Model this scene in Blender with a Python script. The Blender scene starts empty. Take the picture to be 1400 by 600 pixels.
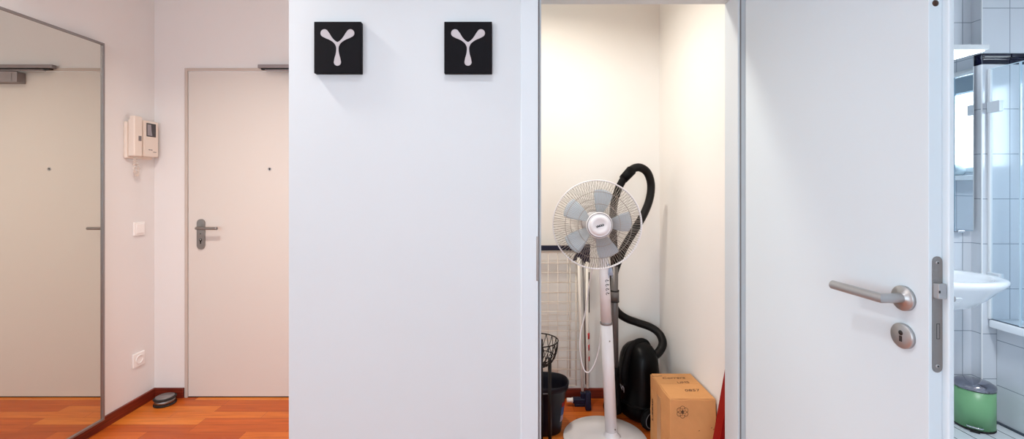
import bpy, bmesh, math, random
from mathutils import Vector, Matrix
random.seed(7)
C = bpy.context.scene.collection
PI = math.pi
F, VX, VY, CAMZ = 600.0, 693.0, 255.0, 1.30

# ---------------------------------------------------------------- helpers
def pt(px, py, Y):
    """photo pixel + distance -> point of the room"""
    s = F / Y
    return Vector(((px - VX) / s, Y, CAMZ - (py - VY) / s))

def lin(r, g, b):
    return tuple(((c / 255) / 12.92 if c / 255 <= .04045 else ((c / 255 + .055) / 1.055) ** 2.4) for c in (r, g, b)) + (1,)

def mat(name, rgb, rough=.5, metal=0, spec=.5, noise=0, nscale=30, bump=0, alpha=1, coat=0, emit=None, estr=0):
    m = bpy.data.materials.new(name); m.use_nodes = True
    nt = m.node_tree; b = nt.nodes['Principled BSDF']
    c = lin(*rgb)
    b.inputs['Base Color'].default_value = c
    b.inputs['Roughness'].default_value = rough
    b.inputs['Metallic'].default_value = metal
    b.inputs['Specular IOR Level'].default_value = spec
    b.inputs['Alpha'].default_value = alpha
    b.inputs['Coat Weight'].default_value = coat
    if emit:
        b.inputs['Emission Color'].default_value = lin(*emit); b.inputs['Emission Strength'].default_value = estr
    if noise or bump:
        g = nt.nodes.new('ShaderNodeNewGeometry'); n = nt.nodes.new('ShaderNodeTexNoise')
        n.inputs['Scale'].default_value = nscale; n.inputs['Detail'].default_value = 4
        nt.links.new(g.outputs['Position'], n.inputs['Vector'])
        if noise:
            mx = nt.nodes.new('ShaderNodeMixRGB')
            mx.inputs['Color1'].default_value = tuple(max(0, v * (1 - noise)) for v in c[:3]) + (1,)
            mx.inputs['Color2'].default_value = tuple(min(1, v * (1 + noise)) for v in c[:3]) + (1,)
            nt.links.new(n.outputs['Fac'], mx.inputs['Fac']); nt.links.new(mx.outputs['Color'], b.inputs['Base Color'])
        if bump:
            bp = nt.nodes.new('ShaderNodeBump'); bp.inputs['Strength'].default_value = bump; bp.inputs['Distance'].default_value = .002
            nt.links.new(n.outputs['Fac'], bp.inputs['Height']); nt.links.new(bp.outputs['Normal'], b.inputs['Normal'])
    return m

def box(bm, x0, x1, y0, y1, z0, z1, bev=0, seg=2):
    r = bmesh.ops.create_cube(bm, size=1)
    vs = r['verts']
    for v in vs:
        v.co = Vector(((x0 + x1) / 2 + v.co.x * (x1 - x0), (y0 + y1) / 2 + v.co.y * (y1 - y0), (z0 + z1) / 2 + v.co.z * (z1 - z0)))
    if bev:
        es = list({e for v in vs for e in v.link_edges})
        bmesh.ops.bevel(bm, geom=es, offset=bev, segments=seg, affect='EDGES', profile=.5)

def smoothed(pts, n=6):
    P = [Vector(p) for p in pts]
    if n <= 1 or len(P) < 3: return P
    out = []
    for i in range(len(P) - 1):
        p0 = P[max(i - 1, 0)]; p1 = P[i]; p2 = P[i + 1]; p3 = P[min(i + 2, len(P) - 1)]
        for k in range(n):
            t = k / n
            out.append(.5 * ((2 * p1) + (-p0 + p2) * t + (2 * p0 - 5 * p1 + 4 * p2 - p3) * t * t + (-p0 + 3 * p1 - 3 * p2 + p3) * t ** 3))
    out.append(P[-1]); return out

def tube(bm, pts, r, seg=12, n=1, closed=False, caps=True, flat=1.0):
    P = smoothed(pts, n)
    if closed: P = P[:-1] if (P[0] - P[-1]).length < 1e-6 else P
    N = len(P); rings = []
    rr = r if callable(r) else (lambda t: r)
    nrm = None
    for i, p in enumerate(P):
        a = P[(i - 1) % N] if closed or i else P[0]
        b = P[(i + 1) % N] if closed or i < N - 1 else P[-1]
        t = (b - a).normalized()
        if nrm is None:
            up = Vector((0, 0, 1)) if abs(t.z) < .9 else Vector((1, 0, 0))
            nrm = t.cross(up).normalized()
        else:
            nrm = (nrm - t * nrm.dot(t)).normalized()
        bi = t.cross(nrm)
        R = rr(i / max(1, N - 1))
        rings.append([bm.verts.new(p + nrm * math.cos(2 * PI * k / seg) * R + bi * math.sin(2 * PI * k / seg) * R * flat) for k in range(seg)])
    M = N if closed else N - 1
    for i in range(M):
        A, B = rings[i], rings[(i + 1) % N]
        for k in range(seg):
            f = bm.faces.new((A[k], A[(k + 1) % seg], B[(k + 1) % seg], B[k])); f.smooth = True
    if caps and not closed:
        bm.faces.new(rings[0][::-1]); bm.faces.new(rings[-1])

def lathe(bm, prof, origin, axis=(0, 0, 1), seg=40, smooth=True):
    """prof: list of (radius, height along the axis)"""
    ax = Vector(axis).normalized(); o = Vector(origin)
    u = ax.cross(Vector((0, 0, 1)) if abs(ax.z) < .9 else Vector((1, 0, 0))).normalized(); w = ax.cross(u)
    rings = []
    for r, h in prof:
        if r < 1e-6: rings.append([bm.verts.new(o + ax * h)])
        else: rings.append([bm.verts.new(o + ax * h + (u * math.cos(2 * PI * k / seg) + w * math.sin(2 * PI * k / seg)) * r) for k in range(seg)])
    for A, B in zip(rings, rings[1:]):
        for k in range(seg):
            k2 = (k + 1) % seg
            vs = [A[0]] if len(A) == 1 else [A[k], A[k2]]
            vs += [B[0]] if len(B) == 1 else [B[k2], B[k]]
            if len(vs) >= 3:
                f = bm.faces.new(vs); f.smooth = smooth
    for R in (rings[0], rings[-1]):
        if len(R) > 2: bm.faces.new(R)

def poly(bm, pts2, o, xd, yd, thick):
    """a flat outline of its own thickness, standing on the plane at o"""
    o, xd, yd = Vector(o), Vector(xd), Vector(yd); n = xd.cross(yd).normalized()
    a = [bm.verts.new(o + xd * x + yd * y) for x, y in pts2]
    b = [bm.verts.new(o + xd * x + yd * y + n * thick) for x, y in pts2]
    bm.faces.new(a[::-1]); bm.faces.new(b)
    for i in range(len(a)):
        j = (i + 1) % len(a); bm.faces.new((a[i], a[j], b[j], b[i]))

def obj(name, bm, m, parent=None, smooth_angle=None):
    bmesh.ops.recalc_face_normals(bm, faces=bm.faces)
    xs = [v.co for v in bm.verts]
    lo = Vector([min(v[i] for v in xs) for i in range(3)]); hi = Vector([max(v[i] for v in xs) for i in range(3)])
    base = Vector(((lo.x + hi.x) / 2, (lo.y + hi.y) / 2, lo.z))
    for v in bm.verts: v.co -= base
    me = bpy.data.meshes.new(name); bm.to_mesh(me); bm.free()
    me.materials.append(m)
    o = bpy.data.objects.new(name, me); C.objects.link(o)
    if parent is None: o.location = base
    else:
        o.parent = parent; o.location = base - world_loc(parent)
    return o

def world_loc(o):
    l = Vector(o.location)
    while o.parent: o = o.parent; l += Vector(o.location)
    return l

def tag(o, label, cat, group=None):
    o['label'] = label; o['category'] = cat
    if group: o['group'] = group
    return o

def thing(name, label, cat, loc, group=None):
    o = bpy.data.objects.new(name, None); C.objects.link(o); o.location = loc; o.empty_display_size = .1
    return tag(o, label, cat, group)

def struct(name, bm, m, parent=None):
    o = obj(name, bm, m, parent)
    if parent is None: o['kind'] = 'structure'
    return o

def struct_root(name, loc):
    o = bpy.data.objects.new(name, None); C.objects.link(o); o.location = loc; o['kind'] = 'structure'; return o

def bx(*a, **k):
    bm = bmesh.new(); box(bm, *a, **k); return bm

def lettering(name, s, size, o, xd, yd, m, parent, thick=.0004, shear=0, width=None, bold=0):
    cu = bpy.data.curves.new(name, 'FONT'); cu.body = s; cu.size = size; cu.shear = shear
    cu.align_x = 'CENTER'; cu.align_y = 'CENTER'; cu.extrude = thick / 2; cu.offset = bold; cu.resolution_u = 3
    t = bpy.data.objects.new(name, cu); C.objects.link(t)
    bpy.context.view_layer.update()
    me = bpy.data.meshes.new_from_object(t.evaluated_get(bpy.context.evaluated_depsgraph_get()))
    C.objects.unlink(t); bpy.data.objects.remove(t)
    bm = bmesh.new(); bm.from_mesh(me); bpy.data.meshes.remove(me)
    xs = [v.co.x for v in bm.verts]; k = 1 if not width else width / (max(xs) - min(xs))
    xd, yd, o = Vector(xd).normalized(), Vector(yd).normalized(), Vector(o); n = xd.cross(yd)
    for v in bm.verts: v.co = o + xd * v.co.x * k + yd * v.co.y + n * (v.co.z + thick / 2)
    return obj(name, bm, m, parent)

# ---------------------------------------------------------------- materials
def plaster(name, rgb, var=.02):
    return mat(name, rgb, rough=.85, spec=.25, noise=var, nscale=3, bump=.0)

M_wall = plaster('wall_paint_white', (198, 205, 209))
M_wall_warm = plaster('wall_paint_hall', (232, 229, 227))
M_closet = plaster('wall_paint_closet', (242, 240, 236))
M_ceil = plaster('ceiling_paint', (228, 226, 224))
M_door = mat('door_lacquer_white', (202, 216, 224), rough=.42, spec=.4, noise=.01, nscale=2)
M_entr = mat('door_lacquer_ivory', (218, 211, 204), rough=.45, spec=.35, noise=.01, nscale=2)
M_trim = mat('frame_lacquer_white', (202, 212, 218), rough=.45, spec=.4)
M_trim_w = mat('frame_lacquer_ivory', (198, 185, 175), rough=.5, spec=.35)
M_dark = mat('dark_gap', (26, 22, 22), rough=.7)
M_seal = mat('rubber_seal_grey', (120, 118, 120), rough=.7)
M_steel = mat('brushed_steel', (172, 174, 176), rough=.38, metal=.72, noise=.04, nscale=220)
M_steel_d = mat('brushed_steel_dull', (150, 145, 142), rough=.42, metal=1, noise=.05, nscale=200)
M_alu = mat('grey_aluminium', (150, 146, 146), rough=.4, metal=.8)
M_grey = mat('closer_grey_paint', (150, 142, 143), rough=.45, metal=.3)
M_mirror = mat('mirror_silver', (222, 220, 211), rough=.0, metal=1)
M_mirror2 = mat('mirror_silver_cool', (222, 228, 232), rough=.0, metal=1)
M_black = mat('black_painted_board', (8, 7, 13), rough=.65, spec=.12, noise=.25, nscale=40)
M_pale = mat('pale_lilac_inlay', (174, 170, 174), rough=.6)
M_cream = mat('cream_plastic', (232, 219, 207), rough=.45)
M_white_pl = mat('white_plastic', (246, 243, 240), rough=.35)
M_screen = mat('dark_screen_glass', (40, 36, 42), rough=.08, spec=.8)
M_screen_l = mat('screen_painted_reflection', (150, 145, 150), rough=.15)
M_fanw = mat('fan_white_enamel', (240, 239, 243), rough=.28, spec=.5)
M_fanbase = mat('fan_base_enamel', (248, 245, 246), rough=.2, spec=.5)
M_wire = mat('grille_wire_chrome', (158, 150, 143), rough=.35, metal=.8)
M_blade = mat('fan_blade_translucent_blue', (212, 227, 240), rough=.3, alpha=.6)
M_logo = mat('logo_black', (30, 28, 32), rough=.5)
M_vac = mat('vacuum_black_gloss', (4, 4, 5), rough=.36, spec=.14)
M_vac_m = mat('vacuum_black_matt', (8, 8, 9), rough=.6, spec=.15, bump=.2, nscale=90)
M_hose = mat('hose_black_rubber', (14, 12, 12), rough=.55, spec=.3)
M_tube = mat('vacuum_tube_grey', (104, 100, 100), rough=.4, metal=.35)
M_card = mat('cardboard_brown', (214, 156, 102), rough=.85, spec=.15, noise=.1, nscale=14)
M_tape = mat('brown_packing_tape', (206, 158, 112), rough=.35)
M_ink = mat('ink_dark_brown', (50, 32, 26), rough=.8)
M_ink_l = mat('felt_pen_faded', (78, 44, 28), rough=.8)
M_bucket = mat('bucket_navy_plastic', (13, 14, 26), rough=.4, spec=.25)
M_red = mat('red_plastic', (190, 22, 20), rough=.4)
M_redpl = mat('deep_red_lacquer', (142, 8, 10), rough=.45, spec=.25)
M_blue = mat('sticker_blue', (70, 105, 175), rough=.4)
M_pink = mat('sticker_pale', (205, 180, 200), rough=.4)
M_navy = mat('navy_plastic', (17, 19, 46), rough=.4, spec=.3)
M_wirew = mat('white_coated_wire', (236, 226, 214), rough=.4)
M_stick = mat('cream_coated_tube', (240, 234, 226), rough=.4)
M_iron = mat('black_iron_wire', (22, 20, 20), rough=.5, metal=.4)
M_ceramic = mat('sanitary_ceramic', (238, 243, 248), rough=.08, spec=.6, coat=.3)
M_bin = mat('mint_green_enamel', (118, 172, 124), rough=.35, noise=.05, nscale=10)
M_chrome = mat('chrome', (200, 202, 208), rough=.08, metal=1)
M_clamp = mat('satin_clamp', (226, 232, 238), rough=.3, metal=0)
M_chrome_d = mat('chrome_lid', (150, 150, 160), rough=.14, metal=1)
M_towel = mat('grey_terry_towel', (190, 200, 205), rough=.95, bump=.8, nscale=300)
M_pvc = mat('window_pvc_white', (235, 238, 240), rough=.35)
M_blind = mat('blind_grey_fabric', (168, 182, 192), rough=.8)
M_cord = mat('white_cable', (236, 232, 236), rough=.4)
M_plug = mat('pale_blue_plug', (176, 190, 214), rough=.4)
M_silic = mat('dark_floor_joint', (70, 80, 92), rough=.6)
M_brown = mat('brown_cap', (60, 38, 26), rough=.5, metal=.3, noise=.4, nscale=200)

def glassy(name, tint, gloss=.12):
    m = bpy.data.materials.new(name); m.use_nodes = True; nt = m.node_tree
    nt.nodes.remove(nt.nodes['Principled BSDF'])
    out = nt.nodes['Material Output']
    t = nt.nodes.new('ShaderNodeBsdfTransparent'); t.inputs['Color'].default_value = lin(*tint)
    g = nt.nodes.new('ShaderNodeBsdfGlossy'); g.inputs['Roughness'].default_value = .01
    # the same reflectance on both faces of the sheet (Schlick)
    ge = nt.nodes.new('ShaderNodeNewGeometry'); dt = nt.nodes.new('ShaderNodeVectorMath'); dt.operation = 'DOT_PRODUCT'
    nt.links.new(ge.outputs['Incoming'], dt.inputs[0]); nt.links.new(ge.outputs['Normal'], dt.inputs[1])
    def mth(op, a, b=None):
        q = nt.nodes.new('ShaderNodeMath'); q.operation = op
        for i, v in enumerate((a, b)):
            if v is None: continue
            if isinstance(v, (int, float)): q.inputs[i].default_value = v
            else: nt.links.new(v, q.inputs[i])
        return q.outputs[0]
    k = mth('ADD', mth('MULTIPLY', mth('POWER', mth('SUBTRACT', 1.0, mth('ABSOLUTE', dt.outputs['Value'])), 5.0), .96), .04)
    mx = nt.nodes.new('ShaderNodeMixShader')
    nt.links.new(k, mx.inputs[0]); nt.links.new(t.outputs[0], mx.inputs[1]); nt.links.new(g.outputs[0], mx.inputs[2])
    nt.links.new(mx.outputs[0], out.inputs['Surface'])
    return m
M_glass = glassy('clear_glass', (244, 249, 252))
M_glass_edge = mat('glass_edge_pale', (205, 226, 238), rough=.1)

def wood_floor():
    m = bpy.data.materials.new('cherry_parquet'); m.use_nodes = True; nt = m.node_tree; b = nt.nodes['Principled BSDF']
    N = nt.nodes.new; L = nt.links.new
    g = N('ShaderNodeNewGeometry'); mp = N('ShaderNodeMapping'); L(g.outputs['Position'], mp.inputs['Vector'])
    mp.inputs['Location'].default_value = (.13, .018, 0)
    br = N('ShaderNodeTexBrick'); L(mp.outputs[0], br.inputs['Vector'])
    br.offset = .41; br.offset_frequency = 3; br.squash = 1
    br.inputs['Color1'].default_value = (0, 0, 0, 1); br.inputs['Color2'].default_value = (1, 1, 1, 1)
    br.inputs['Mortar'].default_value = (.1, .1, .1, 1)
    br.inputs['Scale'].default_value = 1; br.inputs['Mortar Size'].default_value = .0006
    br.inputs['Brick Width'].default_value = .52; br.inputs['Row Height'].default_value = .069
    cr = N('ShaderNodeValToRGB'); L(br.outputs['Color'], cr.inputs['Fac'])
    e = cr.color_ramp.elements
    e[0].position = 0; e[0].color = lin(166, 70, 24); e[1].position = 1; e[1].color = lin(236, 142, 56)
    k = e.new(.5); k.color = lin(208, 102, 32)
    mp2 = N('ShaderNodeMapping'); L(g.outputs['Position'], mp2.inputs['Vector']); mp2.inputs['Scale'].default_value = (2.2, 34, 1)
    nz = N('ShaderNodeTexNoise'); L(mp2.outputs[0], nz.inputs['Vector']); nz.inputs['Scale'].default_value = 1.6; nz.inputs['Detail'].default_value = 6; nz.inputs['Distortion'].default_value = .6
    c2 = N('ShaderNodeValToRGB'); L(nz.outputs['Fac'], c2.inputs['Fac'])
    c2.color_ramp.elements[0].position = .3; c2.color_ramp.elements[0].color = (.62, .5, .42, 1)
    c2.color_ramp.elements[1].position = .7; c2.color_ramp.elements[1].color = (1.0, 1.0, 1.0, 1)
    mx = N('ShaderNodeMixRGB'); mx.blend_type = 'MULTIPLY'; mx.inputs['Fac'].default_value = .75
    L(cr.outputs['Color'], mx.inputs['Color1']); L(c2.outputs['Color'], mx.inputs['Color2'])
    mm = N('ShaderNodeMixRGB'); mm.inputs['Color2'].default_value = lin(96, 38, 18)
    L(br.outputs['Fac'], mm.inputs['Fac']); L(mx.outputs[0], mm.inputs['Color1'])
    L(mm.outputs[0], b.inputs['Base Color'])
    b.inputs['Roughness'].default_value = .36; b.inputs['Specular IOR Level'].default_value = .35
    return m
M_floor = wood_floor()

def base_wood():
    m = bpy.data.materials.new('cherry_skirting'); m.use_nodes = True; nt = m.node_tree; b = nt.nodes['Principled BSDF']
    N = nt.nodes.new; L = nt.links.new
    g = N('ShaderNodeNewGeometry'); mp = N('ShaderNodeMapping'); L(g.outputs['Position'], mp.inputs['Vector']); mp.inputs['Scale'].default_value = (3, 3, 60)
    nz = N('ShaderNodeTexNoise'); L(mp.outputs[0], nz.inputs['Vector']); nz.inputs['Scale'].default_value = 2; nz.inputs['Detail'].default_value = 5
    cr = N('ShaderNodeValToRGB'); L(nz.outputs['Fac'], cr.inputs['Fac'])
    cr.color_ramp.elements[0].position = .3; cr.color_ramp.elements[0].color = lin(88, 26, 16)
    cr.color_ramp.elements[1].position = .7; cr.color_ramp.elements[1].color = lin(136, 48, 26)
    L(cr.outputs[0], b.inputs['Base Color']); b.inputs['Roughness'].default_value = .4
    return m
M_base = base_wood()

def tiles(name, rgb, grout, u, v, w, h, u0, v0, mortar=.0022, rough=.12):
    """square-set glazed tiles; u, v: world axes of the surface"""
    m = bpy.data.materials.new(name); m.use_nodes = True; nt = m.node_tree; b = nt.nodes['Principled BSDF']
    N = nt.nodes.new; L = nt.links.new
    g = N('ShaderNodeNewGeometry'); sp = N('ShaderNodeSeparateXYZ'); cb = N('ShaderNodeCombineXYZ')
    L(g.outputs['Position'], sp.inputs[0]); L(sp.outputs[u], cb.inputs[0]); L(sp.outputs[v], cb.inputs[1])
    mp = N('ShaderNodeMapping'); L(cb.outputs[0], mp.inputs['Vector']); mp.inputs['Location'].default_value = (-u0 + 100 * w, -v0 + 100 * h, 0)
    br = N('ShaderNodeTexBrick'); L(mp.outputs[0], br.inputs['Vector']); br.offset = 0; br.squash = 1
    c = lin(*rgb)
    br.inputs['Color1'].default_value = c; br.inputs['Color2'].default_value = tuple(x * .97 for x in c[:3]) + (1,)
    br.inputs['Mortar'].default_value = lin(*grout)
    br.inputs['Scale'].default_value = 1; br.inputs['Mortar Size'].default_value = mortar; br.inputs['Mortar Smooth'].default_value = .2
    br.inputs['Brick Width'].default_value = w; br.inputs['Row Height'].default_value = h
    L(br.outputs['Color'], b.inputs['Base Color']); b.inputs['Roughness'].default_value = rough
    b.inputs['Specular IOR Level'].default_value = .6
    bp = N('ShaderNodeBump'); bp.inputs['Strength'].default_value = .5; bp.inputs['Distance'].default_value = .001; bp.invert = True
    L(br.outputs['Fac'], bp.inputs['Height']); L(bp.outputs[0], b.inputs['Normal'])
    return m
TW, GR = (218, 223, 230), (146, 156, 168)
M_tile_far = tiles('wall_tiles_far', TW, GR, 0, 2, .2, .248, 2.57, -.008)
M_tile_step = tiles('wall_tiles_step', TW, GR, 0, 2, .2, .248, 2.774, -.008)
M_tile_step2 = tiles('wall_tiles_step_high', TW, GR, 0, 2, .2, .25, 2.774, 2.034)
M_tile_side = tiles('wall_tiles_side', TW, GR, 1, 2, .2, .248, 2.42, -.008)
M_tile_apron = tiles('wall_tiles_apron', TW, GR, 1, 2, .4, .248, 2.42, -.041)
M_tile_floor = tiles('floor_tiles_white', (214, 220, 226), (60, 66, 78), 0, 1, .10, .40, 2.52, 2.405, mortar=.003, rough=.2)
M_border = mat('dark_border_tile', (20, 22, 44), rough=.08, spec=.7)

# ---------------------------------------------------------------- the shell
H = 2.55
XL, YF = -2.177, 2.71           # hall: left wall and far wall
YP, YPB = 1.56, 1.69            # partition with the store-room opening
YB = -2.6                       # wall behind the camera
struct('floor', bx(XL - .12, 1.04, YB - .12, YF + .2, -.1, 0), M_floor)
struct('ceiling', bx(XL - .12, 3.5, YB - .12, YF + .2, H, H + .1), M_ceil)
bm = bmesh.new()
box(bm, XL - .12, XL, -.25, YF + .12, 0, H); box(bm, XL - .12, XL, YB - .12, -2.05, 0, H); box(bm, XL - .12, XL, -2.05, -.25, 0, .45); box(bm, XL - .12, XL, -2.05, -.25, 2.2, H)
struct('wall_left', bm, M_wall_warm)
w3 = struct_root('added_window_left', (XL - .06, -1.15, .45))  # unseen window, added so that fill light can come from the left
bm = bmesh.new()
for a in ((-2.05, -1.98, .45, 2.2), (-.32, -.25, .45, 2.2), (-1.185, -1.115, .45, 2.2), (-1.98, -.32, .45, .52), (-1.98, -.32, 2.13, 2.2)):
    box(bm, XL - .09, XL - .03, a[0], a[1], a[2], a[3], bev=.004)
obj('window_frame', bm, M_pvc, w3)
obj('window_pane', bx(XL - .064, XL - .058, -1.99, -.31, .51, 2.14), M_glass, w3)
DL, DR, DT = -1.975, -1.035, 2.019      # entrance door opening
bm = bmesh.new()
box(bm, XL, DL, YF, YF + .12, 0, H); box(bm, DR, 1.04, YF, YF + .12, 0, H); box(bm, DL, DR, YF, YF + .12, DT, H)
struct('wall_far', bm, M_wall_warm)
# partition in front of the store room, with its opening
bm = bmesh.new()
box(bm, -.775, .075, YP, YPB, 0, H); box(bm, .892, .98, YP, YPB, 0, H); box(bm, .075, .892, YP, YPB, 2.05, H)
struct('wall_partition', bm, M_wall)
struct('wall_closet_left', bx(-.775, -.655, YPB, YF, 0, H), M_closet)
struct('wall_closet_back', bx(-.655, .941, YF - .004, YF, 0, H), M_closet)
struct('wall_closet_right', bx(.941, 1.10, YPB, YF, 0, H), M_closet)
# hall's right wall with the bathroom doorway
bm = bmesh.new()
box(bm, .98, 1.10, 1.25, YPB, 0, H); box(bm, .98, 1.10, YB, .30, 0, H); box(bm, .98, 1.10, .30, 1.25, 2.03, H)
struct('wall_right', bm, M_wall)
# wall behind the camera with an added, unseen window for the fill light
bm = bmesh.new()
box(bm, XL, -1.5, YB - .12, YB, 0, H); box(bm, .5, 1.10, YB - .12, YB, 0, H)
box(bm, -1.5, .5, YB - .12, YB, 0, .85); box(bm, -1.5, .5, YB - .12, YB, 2.25, H)
struct('wall_back', bm, M_wall)
w1 = struct_root('added_window_back', (-.5, YB - .06, .85))
bm = bmesh.new()
for a in ((-1.5, -1.43, .85, 2.25), (.43, .5, .85, 2.25), (-.535, -.465, .85, 2.25), (-1.43, .43, .85, .92), (-1.43, .43, 2.18, 2.25)):
    box(bm, a[0], a[1], YB - .09, YB - .03, a[2], a[3], bev=.004)
obj('window_frame', bm, M_pvc, w1)
obj('window_pane', bx(-1.44, .44, YB - .064, YB - .058, .91, 2.19), M_glass, w1)

# skirting boards
bm = bmesh.new(); box(bm, XL, XL + .014, YB, YF, 0, .06, bev=.002)
struct('baseboard_left', bm, M_base)
struct('baseboard_far', bx(XL + .014, -1.99, YF - .014, YF, 0, .06, bev=.002), M_base)
struct('baseboard_closet', bx(-.655, .927, YF - .018, YF - .004, 0, .06, bev=.002), M_base)
struct('baseboard_closet_right', bx(.927, .941, YPB, YF - .018, 0, .06, bev=.002), M_base)
struct('baseboard_partition', bx(-.775, .045, YP - .014, YP, 0, .06, bev=.002), M_base)

# casing and lining of the store-room opening
YC = 1.55
bm = bmesh.new()
box(bm, .049, .111, YC, YP + .003, 0, 2.09, bev=.003); box(bm, .872, .935, YC, YP + .003, 0, 2.09, bev=.003); box(bm, .112, .871, YC, YP + .003, 2.028, 2.09, bev=.003)
box(bm, .078, .111, YP + .003, 1.60, 0, 2.045); box(bm, .078, .125, 1.60, YPB + .006, 0, 2.045, bev=.0015)
box(bm, .873, .889, YP + .003, 1.60, 0, 2.045); box(bm, .842, .889, 1.60, YPB + .006, 0, 2.045, bev=.0015)
box(bm, .111, .873, YP + .003, 1.60, 2.03, 2.045); box(bm, .125, .842, 1.60, YPB + .006, 2.004, 2.045, bev=.0015)
fr = struct('trim_1', bm, M_trim)
bm = bmesh.new(); box(bm, .849, .853, 1.5975, 1.602, .0, 2.0); box(bm, .114, .118, 1.5975, 1.602, 0, 2.0)
obj('rubber_seal', bm, M_seal, fr)
bm = bmesh.new(); box(bm, .1035, .1125, YC - .0015, 1.585, .967, 1.124, bev=.0015)
obj('strike_plate', bm, M_steel_d, fr)

# ---------------------------------------------------------------- door_2: the store-room leaf, opened to ninety degrees
LX0, LX1, LY0, LY1 = .842, .869, .876, 1.548
d2 = struct_root('door_2', (.86, LY1, 0))
obj('door_leaf', bx(LX0, LX1, LY0, LY1, .008, 1.985, bev=.0012), M_door, d2)
obj('door_lip', bx(LX1 + .0002, LX1 + .012, LY0 - .013, LY1 - .004, .008, 1.998, bev=.003, seg=3), M_door, d2)
def slot(y, z0, z1, r, n=8):        # stadium outline in (x, z)
    cx = (LX0 + .0058 + .8686) / 2; out = []
    for k in range(n + 1): a = PI * k / n; out.append((cx + r * math.cos(a), z1 - r + r * math.sin(a)))
    for k in range(n + 1): a = PI + PI * k / n; out.append((cx + r * math.cos(a), z0 + r + r * math.sin(a)))
    return out
bm = bmesh.new(); poly(bm, slot(0, .929, 1.161, .0098), (0, LY0 - .0002, 0), (1, 0, 0), (0, 0, 1), .0012)
lp = obj('lock_plate', bm, M_steel_d, d2)
bm = bmesh.new()
bm2 = bmesh.new(); box(bm2, .8500, .8665, LY0 - .012, LY0 + .004, 1.078, 1.108, bev=.0015)
obj('latch_bolt', bm2, M_steel, lp)
bm2 = bmesh.new()
for a in ((.8560, .8568, .997, 1.026), (.8622, .8630, .997, 1.026), (.8560, .8630, .9962, .9972), (.8560, .8630, 1.0258, 1.0268)):
    box(bm2, a[0], a[1], LY0 - .0016, LY0 - .0008, a[2], a[3])
box(bm2, .8505, .8535, LY0 - .0126, LY0 - .0118, 1.090, 1.095)
obj('bolt_slot', bm2, M_dark, lp)
for z in (1.148, .942):
    bm2 = bmesh.new(); lathe(bm2, [(.0, .0012), (.003, .001), (.0042, 0)], (.8585, LY0 - .0012, z), (0, -1, 0), 16)
    s = obj('screw', bm2, M_steel, lp)
    bm2 = bmesh.new(); box(bm2, .8565, .8605, LY0 - .0030, LY0 - .0022, z - .0006, z + .0006); box(bm2, .8579, .8591, LY0 - .0030, LY0 - .0022, z - .002, z + .002)
    obj('screw_slot', bm2, M_dark, s)
bm.free()
bm = bmesh.new(); lathe(bm, [(0, .0016), (.0050, .0014), (.0066, 0)], (.8556, LY0, 1.666), (0, -1, 0), 24)
obj('screw_cap', bm, M_brown, d2)
HY, HZ = .9287, 1.064
def door_lever(side):
    sgn = -1 if side == 'in' else 1
    X = LX0 if side == 'in' else LX1 + .012
    A = lambda d: X + sgn * d
    bm = bmesh.new()
    lathe(bm, [(.0262, 0), (.0262, .0065), (.0252, .0075), (.0115, .0075), (.0115, .009), (.0, .009)], (X, HY, HZ), (sgn, 0, 0), 48)
    rose = obj('handle_rose', bm, M_steel, d2)
    # lever: neck outwards, mitred bend, grip along the leaf
    bm = bmesh.new()
    R = .0103; P = [Vector((A(.007), HY, HZ)), Vector((A(.050), HY, HZ)), Vector((A(.057), HY + .128, HZ))]
    seg = 28; rings = []
    for i, p in enumerate(P):
        if i == 0: t = (P[1] - P[0]).normalized(); cut = t
        elif i == 2: t = (P[2] - P[1]).normalized(); cut = t
        else:
            t = (P[1] - P[0]).normalized(); cut = ((P[1] - P[0]).normalized() + (P[2] - P[1]).normalized()).normalized()
        ring = []
        for k in range(seg):
            a = 2 * PI * k / seg
            u = Vector((0, 0, 1)); w = t.cross(u).normalized()
            off = (w * math.cos(a) + u * math.sin(a)) * R
            d = off - t * (off.dot(cut) / t.dot(cut))
            ring.append(bm.verts.new(p + d))
        rings.append(ring)
    # match the second segment's ring order on the mitre plane
    for A_, B_ in zip(rings, rings[1:]):
        base = min(range(seg), key=lambda s: sum((A_[k].co - B_[(k + s) % seg].co - (A_[0].co - B_[s].co)).length for k in range(0, seg, 4)))
        for k in range(seg):
            f = bm.faces.new((A_[k], A_[(k + 1) % seg], B_[(k + 1 + base) % seg], B_[(k + base) % seg])); f.smooth = True
    bm.faces.new(rings[0][::-1]); bm.faces.new(rings[-1])
    for e in bm.edges:
        if all(v in rings[1] for v in e.verts): e.smooth = False
    obj('door_handle', bm, M_steel, d2)
    bm = bmesh.new()
    lathe(bm, [(.0262, 0), (.0262, .0065), (.0250, .0078), (0, .0078)], (X, HY + .001, .984), (sgn, 0, 0), 48)
    ks = obj('keyhole_rose', bm, M_steel, d2)
    bm = bmesh.new()
    lathe(bm, [(.0052, 0), (.0052, .0006), (0, .0006)], (A(.0076), HY + .001, .9905), (sgn, 0, 0), 20)
    box(bm, min(A(.0076), A(.0082)), max(A(.0076), A(.0082)), HY - .0025, HY + .0045, .972, .984)
    obj('keyhole', bm, M_dark, ks)
door_lever('in'); door_lever('out')
for z in (.25, 1.75):
    bm = bmesh.new(); lathe(bm, [(.0075, 0), (.0075, .06)], (.884, LY1 + .0, z), (0, 0, 1), 16); obj('hinge', bm, M_steel, d2)

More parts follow.
